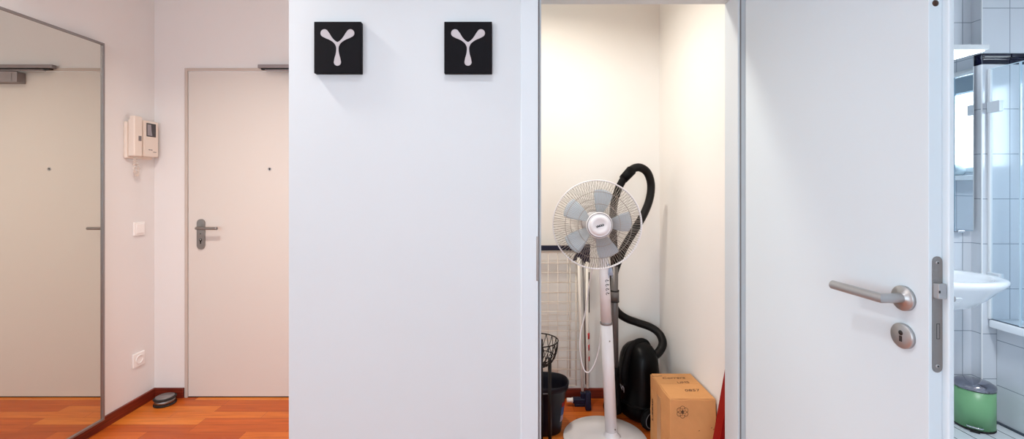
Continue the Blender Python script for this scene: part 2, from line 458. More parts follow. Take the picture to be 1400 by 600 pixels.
# ---------------------------------------------------------------- door_1: the flat's entrance door
d1 = struct_root('door_1', (-1.5, YF, 0))
obj('door_leaf', bx(-1.965, -1.045, YF - .003, YF + .04, .006, 2.009, bev=.001), M_entr, d1)
obj('door_threshold', bx(-1.967, -1.043, YF - .002, YF + .10, 0, .0055), M_dark, d1)
bm = bmesh.new()
box(bm, -1.984, -1.967, YF - .010, YF + .0, 0, 2.03, bev=.002); box(bm, -1.043, -1.026, YF - .010, YF, 0, 2.03, bev=.002); box(bm, -1.967, -1.043, YF - .010, YF, 2.011, 2.03, bev=.002)
obj('door_frame', bm, M_trim_w, d1)
# handle plate
YL = YF - .003
hx = -1.884
def stadium(cx, cz, w, h, n=14):
    r = w / 2; o = []
    for k in range(n + 1): a = PI * k / n; o.append((cx + r * math.cos(a), cz + h / 2 - r + r * math.sin(a)))
    for k in range(n + 1): a = PI + PI * k / n; o.append((cx + r * math.cos(a), cz - h / 2 + r + r * math.sin(a)))
    return o
bm = bmesh.new(); poly(bm, stadium(hx, 1.007, .049, .186), (0, YL, 0), (1, 0, 0), (0, 0, 1), .008)
hp = obj('handle_plate', bm, M_steel_d, d1)
bm = bmesh.new()
lathe(bm, [(.009, 0), (.009, .0006), (0, .0006)], (hx, YL - .008, .972), (0, -1, 0), 20); box(bm, hx - .004, hx + .004, YL - .0086, YL - .008, .948, .972)
kh = obj('keyhole', bm, M_dark, hp)
bm = bmesh.new(); lathe(bm, [(.0045, 0), (.0045, .0012), (0, .0012)], (hx, YL - .0086, .974), (0, -1, 0), 16); obj('lock_cylinder', bm, M_steel, kh)
bm = bmesh.new(); lathe(bm, [(.0032, 0), (.0032, .0006), (0, .0006)], (hx - .001, YL - .008, 1.010), (0, -1, 0), 12); obj('screw_hole', bm, M_dark, hp)
bm = bmesh.new(); tube(bm, [(hx, YL - .008, 1.047), (hx, YL - .040, 1.047), (hx + .006, YL - .052, 1.047), (hx + .02, YL - .056, 1.047), (hx + .07, YL - .056, 1.047), (hx + .133, YL - .056, 1.047)], .0088, 16, n=5)
obj('door_handle', bm, M_steel_d, d1)
bm = bmesh.new(); lathe(bm, [(.011, 0), (.011, .002), (.006, .003), (.006, .001), (0, .001)], (-1.463, YL, 1.408), (0, -1, 0), 24)
ph = obj('peephole', bm, M_steel, d1)
bm = bmesh.new(); lathe(bm, [(.0055, 0), (.003, .002), (0, .0025)], (-1.463, YL - .0008, 1.408), (0, -1, 0), 20); obj('peephole_lens', bm, M_screen, ph)
# door closer above
dc = tag(thing('door_closer', '', '', (-1.25, YL, 1.93)), 'grey metal door closer with slide rail at the top of the ivory entrance door', 'door closer')
bm = bmesh.new(); box(bm, -1.320, -1.07, YL - .052, YL - .0005, 1.932, 1.998, bev=.003); cb = obj('closer_body', bm, M_grey, dc)
obj('cover_seam', bx(-1.290, -1.285, YL - .0535, YL - .05, 1.940, 1.988), M_alu, cb)
bm = bmesh.new(); box(bm, -1.5175, -1.06, YF - .040, YF - .0105, 2.022, 2.044, bev=.003); rl = obj('slide_rail', bm, M_grey, dc)
bm = bmesh.new(); box(bm, -1.5, -1.06, YF - .034, YF - .014, 2.014, 2.0215); obj('rail_groove', bm, M_dark, rl)
bm = bmesh.new(); box(bm, -1.470, -1.12, YL - .044, YL - .024, 2.003, 2.011, bev=.002); box(bm, -1.16, -1.13, YL - .044, YL - .02, 1.997, 2.004); obj('closer_arm', bm, M_grey, dc)

# ---------------------------------------------------------------- wall mirror of the hall
XM = -2.143
mr = thing('wall_mirror', 'tall mirror in a thin grey metal frame standing on the skirting of the left wall', 'mirror', (XM, 1.83, .06))
obj('mirror_glass', bx(XL + .004, XM, 1.235, 2.322, .068, 2.05), M_mirror, mr)
bm = bmesh.new()
for a in ((1.225, 1.235, .0605, 2.060), (2.322, 2.331, .0605, 2.060), (1.235, 2.322, .0605, .070), (1.235, 2.322, 2.050, 2.060)):
    box(bm, XL + .002, XM + .008, a[0], a[1], a[2], a[3], bev=.0008)
obj('mirror_frame', bm, M_alu, mr)

# ---------------------------------------------------------------- intercom, switch, socket on the left wall
ic = thing('door_intercom', 'cream plastic video intercom with handset hanging on the left wall by the corner', 'intercom', (XL, 2.56, 1.46))
bm = bmesh.new(); box(bm, XL + .0005, XL + .020, 2.488, 2.672, 1.462, 1.672, bev=.006); obj('base_plate', bm, M_cream, ic)
bm = bmesh.new(); box(bm, XL + .0205, XL + .050, 2.572, 2.681, 1.476, 1.690, bev=.006, seg=3); box(bm, XL + .0205, XL + .030, 2.498, 2.574, 1.474, 1.684, bev=.003)
bd = obj('monitor_body', bm, M_cream, ic)
bm = bmesh.new(); box(bm, XL + .0495, XL + .0515, 2.590, 2.658, 1.597, 1.676, bev=.0006); sc = obj('screen', bm, M_screen, bd)
bm = bmesh.new(); poly(bm, [(0, 0), (.036, 0), (.030, .03), (.027, .066), (0, .066)], (XL + .0516, 2.595, 1.603), (0, 1, 0), (0, 0, 1), .0003); obj('screen_reflection', bm, M_screen_l, sc)  # grey shape painted onto the screen as its reflection
for k in range(2):
    bm = bmesh.new(); box(bm, XL + .0495, XL + .052, 2.606 + k * .016, 2.616 + k * .016, 1.516, 1.521); obj('button', bm, M_grey, bd)
bm = bmesh.new(); box(bm, XL + .0495, XL + .0512, 2.640, 2.662, 1.505, 1.509); obj('button', bm, M_grey, bd)
bm = bmesh.new(); box(bm, XL + .0305, XL + .062, 2.492, 2.548, 1.474, 1.704, bev=.006, seg=3); hs = obj('handset', bm, M_cream, ic)
obj('handset_grille', bx(XL + .0615, XL + .0626, 2.520, 2.540, 1.563, 1.592), M_seal, hs)
pts = []
path = smoothed([(XL + .045, 2.515, 1.476), (XL + .045, 2.512, 1.440), (XL + .035, 2.522, 1.395), (XL + .028, 2.545, 1.362), (XL + .025, 2.560, 1.375), (XL + .025, 2.560, 1.42), (XL + .020, 2.550, 1.464)], 30)
for i, p in enumerate(path):
    a = i * .95; pts.append(p + Vector((math.cos(a) * .0065, math.sin(a) * .0065, math.sin(a * .5) * .001)))
bm = bmesh.new(); tube(bm, pts, .0017, 6); obj('coiled_cord', bm, M_cream, ic)

sw = thing('light_switch', 'square white light switch on the left wall below the intercom', 'light switch', (XL, 2.59, 1.01))
obj('switch_frame', bx(XL + .0002, XL + .010, 2.552, 2.630, 1.012, 1.090, bev=.003), M_white_pl, sw)
bm = bmesh.new(); box(bm, XL + .0102, XL + .014, 2.564, 2.618, 1.024, 1.078, bev=.002); obj('rocker', bm, M_white_pl, sw)
so = thing('power_socket', 'square white power socket low on the left wall near the corner', 'socket', (XL, 2.59, .24))
obj('socket_frame', bx(XL + .0002, XL + .010, 2.548, 2.628, .242, .322, bev=.003), M_white_pl, so)
bm = bmesh.new(); lathe(bm, [(.026, 0), (.026, .004), (.0205, .0045), (.0195, -.004), (0, -.004)], (XL + .0102, 2.588, .282), (1, 0, 0), 32); wl = obj('socket_well', bm, M_white_pl, so)
bm = bmesh.new()
for d in (-.0095, .0095): lathe(bm, [(.0028, 0), (.0028, .0006), (0, .0006)], (XL + .0065, 2.588 + d, .282), (1, 0, 0), 10)
obj('pin_hole', bm, M_dark, wl)

# door stop on the floor
ds = thing('door_stop', 'round brushed metal door stop with black rubber rims on the floor in the corner', 'door stop', (-2.045, 2.63, 0))
o_ = (-2.045, 2.625, 0)
bm = bmesh.new(); lathe(bm, [(.052, 0.001), (.057, .004), (.057, .009), (.052, .0115)], o_); obj('rubber_rim', bm, M_dark, ds)
bm = bmesh.new(); lathe(bm, [(.052, .0118), (.052, .0345)], o_); obj('metal_body', bm, M_steel_d, ds)
bm = bmesh.new(); lathe(bm, [(.052, .035), (.0575, .038), (.0575, .042), (.052, .046), (.048, .046)], o_); obj('rubber_rim', bm, M_dark, ds)
bm = bmesh.new(); lathe(bm, [(.0475, .0462), (.047, .0485), (0, .050)], o_); obj('metal_top', bm, M_alu, ds)

# ---------------------------------------------------------------- the two black plaques
def ylogo():
    """three drop-ended arms meeting above the middle; metres, centred on the plaque"""
    J = (0.0, .0125)
    tips = [((.0455, .0515), .0138, .0042), ((-.0455, .0515), .0138, .0042), ((.0, -.050), .0125, .0040)]
    order = [0, 1, 2]           # counter-clockwise from the upper right
    out = []
    for i in order:
        (tx, ty), R, nk = tips[i]
        dx, dy = tx - J[0], ty - J[1]; L = math.hypot(dx, dy); dx /= L; dy /= L; nx, ny = -dy, dx
        ts = [.10, .14, .2, .28, .36, .45, .55, .65, .74]
        def w(t):
            neck = nk + .0035 * max(0, (.22 - t) / .22) ** 1.5
            s = max(0, (t - .28) / .58); return neck + (R - neck) * min(1, s) ** 1.9
        side = [(t, w(t)) for t in ts]
        for t, ww in side: out.append((J[0] + dx * L * t - nx * ww, J[1] + dy * L * t - ny * ww))
        for k in range(1, 17):
            a = -PI * .60 + (PI * 1.20) * k / 17
            out.append((tx + dx * R * math.cos(a) + nx * R * math.sin(a), ty + dy * R * math.cos(a) + ny * R * math.sin(a)))
        for t, ww in reversed(side): out.append((J[0] + dx * L * t + nx * ww, J[1] + dy * L * t + ny * ww))
    return out
YPL = YP - .021
for px0, px1, lab in ((429.2, 493.6, 'black square plaque with a pale three-armed drop emblem, nearer the entrance door'),
                      (607.2, 672.6, 'black square plaque with a pale three-armed drop emblem, nearer the store room doorway')):
    s = F / YPL; x0, x1 = (px0 - VX) / s, (px1 - VX) / s; z1, z0 = CAMZ + (VY - 29.5) / s, CAMZ + (VY - 100) / s
    pq = thing('wall_plaque', lab, 'plaque', ((x0 + x1) / 2, YP, z0), 'black emblem plaques on the white wall')
    bm = bmesh.new(); box(bm, x0, x1, YPL, YP - .0005, z0, z1, bev=.0015); obj('board', bm, M_black, pq)
    cx, cz = (x0 + x1) / 2, (z0 + z1) / 2
    bm = bmesh.new(); poly(bm, ylogo(), (cx, YPL - .0001, cz - .002), (1, 0, 0), (0, 0, 1), .0008); obj('emblem', bm, M_pale, pq)

# ---------------------------------------------------------------- pedestal fan
FX, FY = .504, 2.255
fan = thing('pedestal_fan', 'white pedestal fan with round wire grille and pale blue blades in the store room', 'fan', (FX, FY, 0))
bm = bmesh.new(); lathe(bm, [(.205, .001), (.212, .004), (.213, .010), (.209, .014), (.12, .019), (.06, .022), (0, .023)], (FX, FY, 0), seg=72)
obj('base', bm, M_fanbase, fan)
p0 = Vector((.537, FY, .022)); p1 = pt(825, 439, 2.245) + Vector((.013, 0, 0)); p1.x = .521; p1.y = FY - .004
ptop = Vector((.488, FY - .02, 1.02))
d = (ptop - p0)
p1 = p0 + d * ((.605 - p0.z) / d.z)
bm = bmesh.new(); lathe(bm, [(.05, -.006), (.040, .004), (.032, .014), (.029, .03)], p0, d, 32); obj('base_collar', bm, M_fanw, fan)
bm = bmesh.new(); tube(bm, [p0 + d * .01, p1 - d.normalized() * .0], .0300, 28); lp_ = obj('lower_pole', bm, M_fanw, fan)
bm = bmesh.new(); tube(bm, [p1 - d.normalized() * .006, p1 + d.normalized() * .003], .0315, 28); obj('pole_ring', bm, M_alu, fan)
bm = bmesh.new(); lathe(bm, [(.0035, 0), (.0035, .001), (0, .001)], p1 + Vector((.010, -.030, -.085)), (0, -1, 0), 12); obj('screw', bm, M_steel_d, lp_)
bm = bmesh.new(); lathe(bm, [(.0035, 0), (.0035, .001), (0, .001)], p0 + Vector((.012, -.0295, .045)), (0, -1, 0), 12); obj('screw', bm, M_steel_d, lp_)
bm = bmesh.new(); tube(bm, [p1 + d.normalized() * .003, ptop], lambda t: .0275 - .002 * t, 28); up = obj('upper_pole', bm, M_fanw, fan)
# speed marks on the control column
for k in range(4):
    zc = 1.30 - (384.5 + k * 5.9 - 255) / (F / (FY - .05)); c = p0 + d * ((zc - p0.z) / d.z) + Vector((.006, -.0268, 0))
    bm = bmesh.new()
    ring = [c + Vector((math.cos(a) * .0065, -.0004, math.sin(a) * .0055)) for a in [i * PI / 5 for i in range(8)]]
    tube(bm, ring, .0014, 6); tube(bm, [c + Vector((.002, -.0004, 0)), c + Vector((.011, .0004, .004))], .0014, 6)
    obj('speed_mark', bm, M_logo, up)
# head: the axis points to the camera side
G = Vector((.436, 2.115, 1.117)); GR_ = .2125
ax = Vector((-.02, -1, .02)).normalized(); gu = Vector((1, 0, 0)); gu = (gu - ax * gu.dot(ax)).normalized(); gv = -ax.cross(gu)
if gv.z < 0: gv = -gv
def gp(r, a, h): return G + (gu * math.cos(a) + gv * math.sin(a)) * r + ax * h
# motor and neck
bm = bmesh.new(); lathe(bm, [(.020, -.20), (.050, -.19), (.062, -.16), (.064, -.10), (.058, -.075), (.03, -.07)], G, ax, 40)
obj('motor_housing', bm, M_fanw, fan)
bm = bmesh.new(); tube(bm, [ptop - Vector((0, 0, .02)), G - ax * .12 - Vector((0, 0, .03))], .024, 20); obj('tilt_neck', bm, M_fanw, fan)
def dome_front(t): return .052 * (1 - t ** 2.2)
bm = bmesh.new(); NW = 116
for k in range(NW):
    a = 2 * PI * k / NW
    tube(bm, [gp(.050 + (GR_ - .050) * t, a + .0, dome_front(t)) for t in (0, .3, .55, .75, .9, 1)], .00082, 4, caps=False)
def ring(bm, r, h, rad, seg=8, n=72): tube(bm, [gp(r, 2 * PI * i / n, h) for i in range(n)], rad, seg, closed=True)
ring(bm, .100, dome_front(.31), .0013); ring(bm, .158, dome_front(.665), .0013); ring(bm, .053, dome_front(0), .002)
obj('front_grille', bm, M_wire, fan)
bm = bmesh.new(); ring(bm, GR_ + .001, -.002, .0030, 10, 96); ring(bm, GR_, -.012, .0026, 10, 96); obj('grille_rim', bm, M_fanw, fan)
bm = bmesh.new()
for k in range(90):
    a = 2 * PI * k / 90
    tube(bm, [gp(.060 + (GR_ - .060) * t, a, -.012 - .075 * (1 - t ** 2.6)) for t in (0, .35, .65, .85, 1)], .00082, 4, caps=False)
ring(bm, .120, -.012 - .067, .0013); ring(bm, .062, -.087, .002)
obj('rear_grille', bm, M_wire, fan)
bm = bmesh.new(); lathe(bm, [(.060, -.004), (.062, .0), (.060, .004), (.051, .006), (.047, .005), (.046, .009), (.043, .013), (.030, .0155), (.029, .0145), (0, .0165)], G + ax * .052, ax, 56)
bad = obj('hub_badge', bm, M_fanw, fan)
bm = bmesh.new(); ring(bm, .0565, .0565, .0022); obj('hub_ring', bm, M_alu, fan)
rot = .30; bu = gu * math.cos(rot) + gv * math.sin(rot); bv = gv * math.cos(rot) - gu * math.sin(rot)
lettering('badge_lettering', 'UNOLD', .0125, G + ax * .0688 + gu * .0005 - gv * .002, bu, bv, M_logo, bad, width=.038, bold=.0009)
bm = bmesh.new(); lathe(bm, [(.034, -.05), (.036, -.03), (.034, -.008), (.025, -.002), (0, 0)], G + ax * .0, ax, 32); obj('blade_hub', bm, M_blade, fan)
for k in range(5):
    a0 = math.radians(3 + 72 * k)
    bm = bmesh.new(); grid = []
    NR, NA = 12, 9
    for i in range(NR + 1):
        t = i / NR; r = .034 + .138 * t
        half = math.radians(17 + 3 * math.sin(t * PI)) * (1.0 if t > .25 else .72 + .28 * t / .25)
        sweep = math.radians(-4 + 10 * t)
        row = []
        for j in range(NA):
            q = -1 + 2 * j / (NA - 1)
            rr_ = r if i < NR else r - .006 * q * q
            row.append(gp(rr_, a0 + sweep * .3 + half * q, -.028 + q * (.020 * (1 - t * .35)) + .004 * (1 - q * q)))
        grid.append(row)
    top = [[bm.verts.new(p) for p in row] for row in grid]; bot = [[bm.verts.new(p - ax * .0018) for p in row] for row in grid]
    for i in range(NR):
        for j in range(NA - 1):
            f = bm.faces.new((top[i][j], top[i][j + 1], top[i + 1][j + 1], top[i + 1][j])); f.smooth = True
            f = bm.faces.new((bot[i][j], bot[i + 1][j], bot[i + 1][j + 1], bot[i][j + 1])); f.smooth = True
    for i in range(NR):
        for j in (0, NA - 1): bm.faces.new((top[i][j], top[i + 1][j], bot[i + 1][j], bot[i][j]))
    for j in range(NA - 1):
        for i in (0, NR): bm.faces.new((top[i][j], top[i][j + 1], bot[i][j + 1], bot[i][j]))
    obj('blade', bm, M_blade, fan)
bm = bmesh.new(); cp = [pt(829, 366, 2.22), pt(826, 378, 2.24), pt(822, 405, 2.30), pt(822, 440, 2.32), pt(820, 470, 2.33), pt(813, 497, 2.34), pt(804, 509, 2.35), pt(797, 502, 2.36), pt(793, 478, 2.37), pt(794, 453, 2.38), pt(799, 433, 2.39), pt(803, 410, 2.38), pt(806, 385, 2.34), pt(812, 360, 2.28)]
tube(bm, cp, .0034, 8, n=8); obj('power_cord', bm, M_cord, fan)
bm = bmesh.new()
c = pt(834.5, 372, 2.22)
tube(bm, [c + Vector((0, 0, .022)), c + Vector((0, 0, .008)), c + Vector((.002, 0, -.014))], lambda t: .006 + .008 * t, 14)
for q in (-.008, .009): tube(bm, [c + Vector((q, 0, -.014)), c + Vector((q, 0, -.030))], .0022, 8)
tube(bm, [pt(830, 363, 2.2), pt(833, 361, 2.21), c + Vector((0, 0, .022))], .003, 8, n=4)
obj('power_plug', bm, M_plug, fan)

# ---------------------------------------------------------------- vacuum cleaner
VXc, VYc = .745, 2.49
va = thing('vacuum_cleaner', 'black canister vacuum cleaner standing upright with its hose looped above the fan', 'vacuum cleaner', (VXc, VYc, 0))
a_ = Vector((.47, -.883, 0)); n_ = Vector((-.883, -.47, 0))
def hull(bm, prof, cx=0, seg=40, e=2.4):
    rings = []
    for z, wa, wn, off in prof:
        r = []
        for k in range(seg):
            t = 2 * PI * k / seg; ct, st = math.cos(t), math.sin(t)
            u = math.copysign(abs(ct) ** (2 / e), ct) * wa; v = math.copysign(abs(st) ** (2 / e), st) * wn
            r.append(bm.verts.new(Vector((VXc, VYc, z)) + a_ * u + n_ * (v + off)))
        rings.append(r)
    for A_, B_ in zip(rings, rings[1:]):
        for k in range(seg):
            f = bm.faces.new((A_[k], A_[(k + 1) % seg], B_[(k + 1) % seg], B_[k])); f.smooth = True
    bm.faces.new(rings[0][::-1]); bm.faces.new(rings[-1])
bm = bmesh.new()
hull(bm, [(.004, .085, .070, .0), (.02, .108, .086, .0), (.07, .122, .095, .0), (.15, .128, .098, .0), (.22, .126, .097, 0), (.29, .114, .092, -.002), (.34, .108, .085, -.004), (.375, .094, .076, -.006), (.400, .072, .060, -.008), (.415, .044, .040, -.008), (.421, .015, .014, -.008)])
bdy = obj('body', bm, M_vac, va)
bm = bmesh.new()    # raised cover and carry handle running over the top
hh = [Vector((VXc, VYc, z)) + a_ * (.0) + n_ * o for z, o in ((.215, .084), (.235, .098), (.28, .096), (.34, .080), (.385, .055), (.408, .005), (.400, -.045), (.37, -.070))]
tube(bm, hh, .020, 14, n=5, flat=1.5); obj('carry_handle', bm, M_vac_m, va)
bm = bmesh.new(); hull(bm, [(.09, .1235, .0968, .0), (.098, .1285, .1000, .0), (.106, .1245, .0975, .0)]); obj('bumper_strip', bm, M_vac_m, va)
for s_ in (1, -1):
    c = Vector((VXc, VYc, .058)) + a_ * .125 * s_ + n_ * .055
    bm = bmesh.new(); lathe(bm, [(.030, -.006), (.048, -.004), (.054, .004), (.054, .020), (.048, .028), (.032, .030), (.030, .026), (0, .024)], c, a_ * s_, 36)
    w_ = obj('wheel', bm, M_vac_m, va)
    bm = bmesh.new(); tube(bm, [c + a_ * s_ * .028 + (n_ * math.cos(t) + Vector((0, 0, 1)) * math.sin(t)) * .040 for t in [2 * PI * i / 28 for i in range(28)]], .0025, 6, closed=True)
    obj('wheel_rim', bm, M_seal, w_)
port = pt(889, 492, 2.46)
bm = bmesh.new(); lathe(bm, [(.040, -.02), (.040, .012), (.034, .022), (.030, .04), (.030, .05)], port - Vector((.028, -.01, .03)), (.62, .0, .78), 28); obj('hose_port', bm, M_vac_m, va)
hp_ = [pt(890, 490, 2.46), pt(900, 482, 2.48), pt(906, 470, 2.52), pt(902, 457, 2.57), pt(890, 447.5, 2.60), pt(872, 441, 2.61), pt(856, 435, 2.61), pt(844, 426, 2.59), pt(837, 412, 2.56), pt(836, 395, 2.52), pt(840, 372, 2.50), pt(851, 343, 2.49), pt(866, 317, 2.50), pt(880, 293, 2.51), pt(888, 272, 2.52), pt(890, 252, 2.52), pt(885, 236, 2.50), pt(875, 229, 2.48), pt(865, 231, 2.47), pt(857, 239, 2.46)]
bm = bmesh.new(); L_ = 400
P = smoothed(hp_, 22); N_ = len(P)
tube(bm, P, lambda t: .0222 + .0012 * math.cos(t * (N_ - 1) * PI), 14, caps=True); obj('hose', bm, M_hose, va)
bm = bmesh.new(); tube(bm, [pt(863.5, 232.5, 2.468), pt(852, 245, 2.455)], lambda t: .0285 - .003 * t, 24); obj('hose_collar', bm, M_vac_m, va)
bm = bmesh.new(); tube(bm, [pt(853, 244, 2.455), pt(846, 257, 2.45), pt(840, 276, 2.45), pt(838, 300, 2.45), pt(839, 335, 2.44), pt(840, 364, 2.44)], .0205, 20, n=5); obj('hand_grip', bm, M_vac_m, va)
bm = bmesh.new(); tube(bm, [pt(840, 360, 2.44), pt(840.5, 501, 2.42)], .0200, 24); tb = obj('suction_tube', bm, M_tube, va)
bm = bmesh.new(); tube(bm, [pt(840.2, 397, 2.435), pt(840.3, 412, 2.433)], .0245, 24); clp = obj('tube_clamp', bm, M_tube, va)
bm = bmesh.new(); tube(bm, [pt(840.2, 396.4, 2.435), pt(840.2, 398, 2.435)], .0252, 24); obj('clamp_seam', bm, M_dark, clp)
bm = bmesh.new(); tube(bm, [pt(840.2, 411.4, 2.433), pt(840.2, 412.6, 2.433)], .0252, 24); obj('clamp_seam', bm, M_dark, clp)
bm = bmesh.new(); tube(bm, [pt(840.6, 501, 2.42), pt(842, 530, 2.42), Vector((.617, 2.462, .06)), Vector((.612, 2.475, .036))], .0235, 18, n=4)
box(bm, .560, .655, 2.490, 2.570, .004, .045, bev=.014, seg=3); tube(bm, [Vector((.612, 2.472, .036)), Vector((.610, 2.51, .030))], .022, 14); obj('floor_head', bm, M_vac_m, va)
# white mark on the body
def skin(t, z, out=.0006):
    ct, st = math.cos(t), math.sin(t)
    return Vector((VXc, VYc, z)) + a_ * math.copysign(abs(ct) ** (2 / 2.4), ct) * (.128 + out) + n_ * math.copysign(abs(st) ** (2 / 2.4), st) * (.098 + out)
bm = bmesh.new(); t0 = 1.75
tube(bm, [skin(t0 + .10, .186), skin(t0 + .02, .170), skin(t0 - .06, .158), skin(t0 - .03, .178), skin(t0 + .06, .184)], .0014, 6)
tube(bm, [skin(t0 - .07, .184), skin(t0 - .13, .176), skin(t0 - .14, .150)], .0020, 6); tube(bm, [skin(t0 - .02, .166), skin(t0 - .08, .180)], .0014, 6)
obj('maker_mark', bm, M_pale, bdy)

# ---------------------------------------------------------------- cardboard box
BX0, BX1, BY0, BY1, BZ = .727, .932, 1.955, 2.224, .351
cbx = thing('cardboard_box', 'brown cardboard box with a printed flower emblem and felt pen notes on its top', 'box', ((BX0 + BX1) / 2, (BY0 + BY1) / 2, 0))
bm = bmesh.new(); box(bm, BX0, BX1, BY0, BY1, .001, BZ, bev=.003)
bmesh.ops.subdivide_edges(bm, edges=bm.edges[:], cuts=5, use_grid_fill=True)
for v in bm.verts:
    q = v.co; v.co += Vector((.0012 * math.sin(q.z * 40 + q.y * 30), .0012 * math.sin(q.x * 60 + q.z * 25), .0015 * math.sin(q.x * 55 + q.y * 35) if q.z > .3 else 0))
obj('carton', bm, M_card, cbx)
bm = bmesh.new(); box(bm, BX0 + .004, BX1 - .004, (BY0 + BY1) / 2 + .02, BY1 - .004, BZ + .0005, BZ + .0035, bev=.001); box(bm, BX0 + .004, BX1 - .004, BY0 + .003, (BY0 + BY1) / 2 + .018, BZ + .0005, BZ + .0035, bev=.001)
obj('top_flap', bm, M_card, cbx)
bm = bmesh.new(); box(bm, BX0 - .0018, BX0 - .0010, 2.072, 2.120, .002, .300); tp = obj('packing_tape', bm, M_tape, cbx)
bm = bmesh.new(); box(bm, .758, .775, BY1 - .035, BY1 - .032, BZ + .0036, BZ + .0042); box(bm, .724, .758, BY1 - .036, BY1 - .034, BZ + .0036, BZ + .0042); obj('flap_cut', bm, M_ink, cbx)
XF, YFd, ZF = (1, 0, 0), (0, 1, 0), (0, 0, 1)
lettering('handwriting', 'Correra', .030, (.822, 2.168, BZ + .0038), (1, .05, 0), (-.05, 1, 0), M_ink_l, cbx, width=.112, shear=.2)
lettering('handwriting', 'UMS', .026, (.850, 2.118, BZ + .0038), (1, .08, 0), (-.08, 1, 0), M_ink_l, cbx, width=.058, shear=.1)
lettering('handwriting', '0857', .030, (.858, 2.036, BZ + .0038), (1, .04, 0), (-.04, 1, 0), M_ink_l, cbx, width=.072, shear=.2)
lettering('printed_code', 'L-ZZAD', .020, (BX0 - .0014, 2.186, .190), (0, 0, 1), (0, 1, 0), M_ink, cbx, width=.108, bold=.0006)
bm = bmesh.new(); s = F / BY0; fc = Vector(((933 - VX) / s, BY0 - .0016, CAMZ - (563 - VY) / s)); 
for k in range(6):
    a = PI / 6 + k * PI / 3; cc = fc + Vector((math.cos(a) * .0165, 0, math.sin(a) * .0165))
    tube(bm, [cc + Vector((math.cos(t) * .0105, 0, math.sin(t) * .0105)) for t in [a + i * .42 - 2.1 for i in range(11)]], .0007, 5)
    tube(bm, [fc + Vector((math.cos(a) * .006, 0, math.sin(a) * .006)), cc], .0008, 5)
for k in range(12):
    t = k * 2.399; rr_ = .0022 * math.sqrt(k); lathe(bm, [(.0019, 0), (.0019, .0006), (0, .0006)], fc + Vector((rr_ * math.cos(t), .0004, rr_ * math.sin(t))), (0, -1, 0), 8)
obj('flower_emblem', bm, M_ink, cbx)
for (px, py) in ((972, 585), (975, 587), (955, 589)):
    bm = bmesh.new()
    q = Vector(((px - VX) / s, BY0 - .0014, CAMZ - (py - VY) / s)); tube(bm, [q, q + Vector((.005, 0, .003))], .0009, 5)
    obj('scuff_mark', bm, M_ink_l, cbx)

# ---------------------------------------------------------------- red board leaning in the corner
bm = bmesh.new()
q0 = pt(980.5, 620, 1.80); q1 = pt(1003, 490, 1.80)
dv = (q1 - q0).normalized(); lo_ = q0 - dv * 0; 
zz = -q0.z / dv.z; base = q0 + dv * zz
def obl(bm, a, b, w, t):
    dd = (b - a).normalized(); side = Vector((0, 1, 0)); nn = dd.cross(side).normalized()
    vs = []
    for p in (a, b):
        for su, sv in ((-1, -1), (1, -1), (1, 1), (-1, 1)): vs.append(bm.verts.new(p + nn * su * w / 2 + side * sv * t / 2))
    for f in ((0, 1, 2, 3), (7, 6, 5, 4), (0, 4, 5, 1), (1, 5, 6, 2), (2, 6, 7, 3), (3, 7, 4, 0)): bm.faces.new([vs[i] for i in f])
base.z = .004
top_ = base + dv * ((.926 - base.x) / dv.x if dv.x > 0 else .5)
obl(bm, base + Vector((0, 0, .006)), top_, .024, .06)
bmesh.ops.bevel(bm, geom=bm.edges[:], offset=.003, segments=2, affect='EDGES')
tag(obj('red_board', bm, M_redpl), 'narrow deep red board leaning in front of the cardboard box by the doorway', 'board')

# ---------------------------------------------------------------- bucket
bk = thing('bucket', 'dark navy plastic mop bucket with a small red and blue sticker', 'bucket', (.175, 2.35, 0))
def oval(bm, prof, cx, cy, seg=56, e=2.6, cap0=True, cap1=False):
    rings = []
    for z, wx, wy in prof:
        r = []
        for k in range(seg):
            t = 2 * PI * k / seg; ct, st = math.cos(t), math.sin(t)
            r.append(bm.verts.new(Vector((cx + math.copysign(abs(ct) ** (2 / e), ct) * wx, cy + math.copysign(abs(st) ** (2 / e), st) * wy, z))))
        rings.append(r)
    for A_, B_ in zip(rings, rings[1:]):
        for k in range(seg):
            f = bm.faces.new((A_[k], A_[(k + 1) % seg], B_[(k + 1) % seg], B_[k])); f.smooth = True
    if cap0: bm.faces.new(rings[0][::-1])
    if cap1: bm.faces.new(rings[-1])
bm = bmesh.new()
oval(bm, [(.001, .108, .070), (.008, .114, .075), (.12, .128, .086), (.225, .141, .095), (.232, .150, .103), (.238, .152, .105), (.262, .156, .108), (.266, .153, .105), (.262, .149, .101), (.236, .140, .094), (.02, .104, .068)], .175, 2.35, cap1=True)
obj('tub', bm, M_bucket, bk)
bm = bmesh.new()
hb = [Vector((.175 + math.cos(t) * .158, 2.35 + .03 - math.sin(t) * .135, .252 - .012 * math.sin(t))) for t in [PI * i / 20 for i in range(21)]]
tube(bm, hb, .0035, 8); obj('handle', bm, M_seal, bk)
